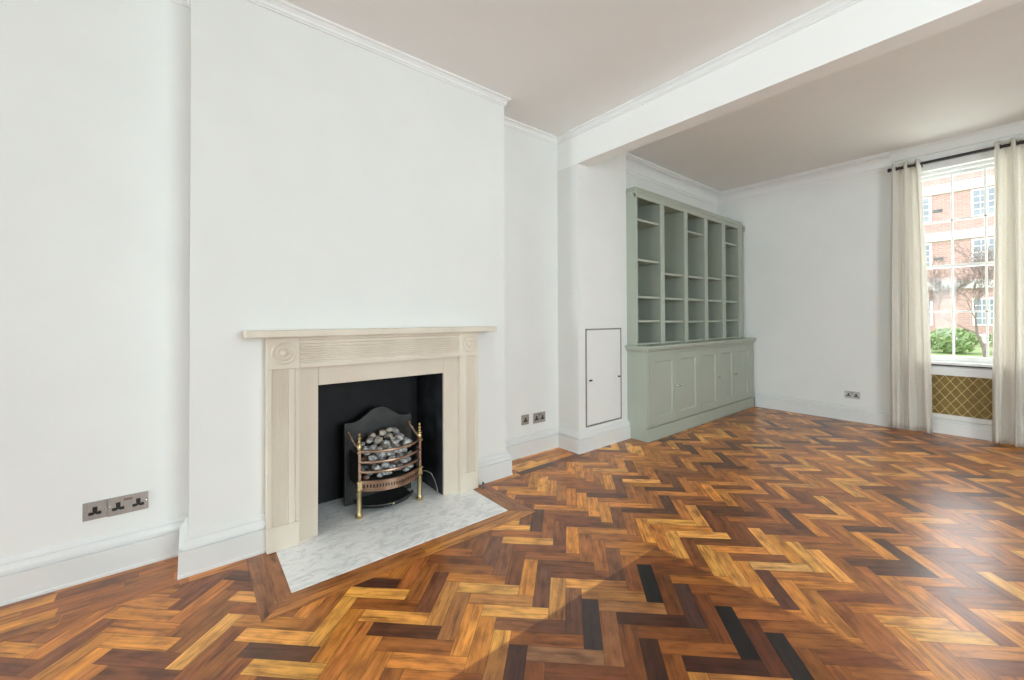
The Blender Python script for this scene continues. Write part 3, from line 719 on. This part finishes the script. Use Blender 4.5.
def bush(x, y, r, h, seed, label):
    rnd = random.Random(seed); mb = MB()
    st_ = thing('shrub', label, 'shrub', (x, y, GZ0), 'shrubs outside the window')
    s_ = MB()
    for k_ in range(14):
        a = rnd.uniform(0, 2*PI); q = rnd.uniform(.2, .8)
        s_.tube([(x, y, GZ0), (x+math.cos(a)*r*q*.5, y+math.sin(a)*r*q*.5, GZ0+h*.5), (x+math.cos(a)*r*q, y+math.sin(a)*r*q, GZ0+h*.85)], [.02, .014, .005], 5)
    s_.build('stem', M['bark'], st_)
    for k_ in range(900):
        v = Vector((rnd.gauss(0, 1), rnd.gauss(0, 1), rnd.gauss(0, 1))).normalized()*rnd.uniform(.55, 1.0)
        c_ = Vector((x+v.x*r, y+v.y*r, GZ0+h*.5+v.z*h*.5)); n_ = Vector((rnd.uniform(-1, 1), rnd.uniform(-1, 1), rnd.uniform(-.3, 1))).normalized()
        a = n_.orthogonal().normalized(); b_ = n_.cross(a); l_ = rnd.uniform(.09, .16); w_ = l_*.45
        mb.faces([c_-a*l_, c_+b_*w_+n_*.02, c_+a*l_, c_-b_*w_+n_*.02], [(0, 1, 2, 3)])
    mb.build('foliage', M['leaf'], st_)
for i, (x, y, r, h) in enumerate([(-3.9, 28, .9, 1.1), (-1.95, 27, .95, 1.2), (.1, 28, .95, 1.3), (2.2, 27.5, 1.0, 1.2)]):
    bush(x, y, r, h, 20+i, ['small green shrub outside, nearest the left curtain', 'green shrub outside below the left panes', 'green shrub outside below the middle panes at the tree foot', 'green shrub outside beyond the right curtain'][i])

# ------------------------------------------------------------------ light
w = bpy.data.worlds.new('sky'); bpy.context.scene.world = w; w.use_nodes = True
bg = w.node_tree.nodes['Background']; bg.inputs[0].default_value = (.92, .96, 1, 1); bg.inputs[1].default_value = 3.2
def area(name, loc, rot, sx_, sy_, power, col=(1, 1, 1)):
    l = bpy.data.lights.new(name, 'AREA'); l.shape = 'RECTANGLE'; l.size = sx_; l.size_y = sy_; l.energy = power; l.color = col
    o = bpy.data.objects.new(name, l); C.objects.link(o); o.location = loc; o.rotation_euler = rot
    return o
for (a, c), pw in zip(RW, (195, 122)): area('daylight_fill', ((a+c)/2, Y0-.32, 1.55), (PI/2, 0, 0), c-a, 2.0, pw, (.81, .98, 1.03))  # added fill lamps outside the unseen rear windows
area('daylight_fill', (XR+T+.12, (RS[0]+RS[1])/2, 1.53), (PI/2, 0, PI/2), RS[1]-RS[0], 2.0, 162, (.81, .98, 1.03))  # added fill lamp for the chimney breast, outside the unseen right window
for a, c in (W1,): area('daylight_fill', ((a+c)/2, L+T+.12, 1.73), (-PI/2, 0, 0), c-a, 1.9, 19, (.92, .97, 1))  # extra lamp outside the visible window, strengthens the floor glare

# ------------------------------------------------------------------ camera
f_, yaw, v0, cx, pitch, roll = 408.18, math.radians(40.18), 314.17, 533.38, .010, -.004
F = Vector((-math.cos(yaw), math.sin(yaw), 0)); R = Vector((math.sin(yaw), math.cos(yaw), 0)); U = Vector((0, 0, 1))
F, U = F*math.cos(pitch)+U*math.sin(pitch), U*math.cos(pitch)-F*math.sin(pitch)
R, U = R*math.cos(roll)+U*math.sin(roll), U*math.cos(roll)-R*math.sin(roll)
cam = bpy.data.cameras.new('camera'); co = bpy.data.objects.new('camera', cam); C.objects.link(co)
co.matrix_world = Matrix(((R.x, U.x, -F.x, 0), (R.y, U.y, -F.y, 0), (R.z, U.z, -F.z, 1.2), (0, 0, 0, 1)))
cam.sensor_width = 36; cam.lens = f_/1024*36; cam.shift_x = (512-cx)/1024; cam.shift_y = (v0-340)/1024; cam.clip_start = .02; cam.clip_end = 300
sc = bpy.context.scene; sc.camera = co
sc.view_settings.view_transform = 'Standard'; sc.view_settings.look = 'None'; sc.view_settings.gamma = 1; sc.view_settings.use_curve_mapping = False
sc.view_settings.exposure = 0
sc.cycles.max_bounces = 10; sc.cycles.diffuse_bounces = 7
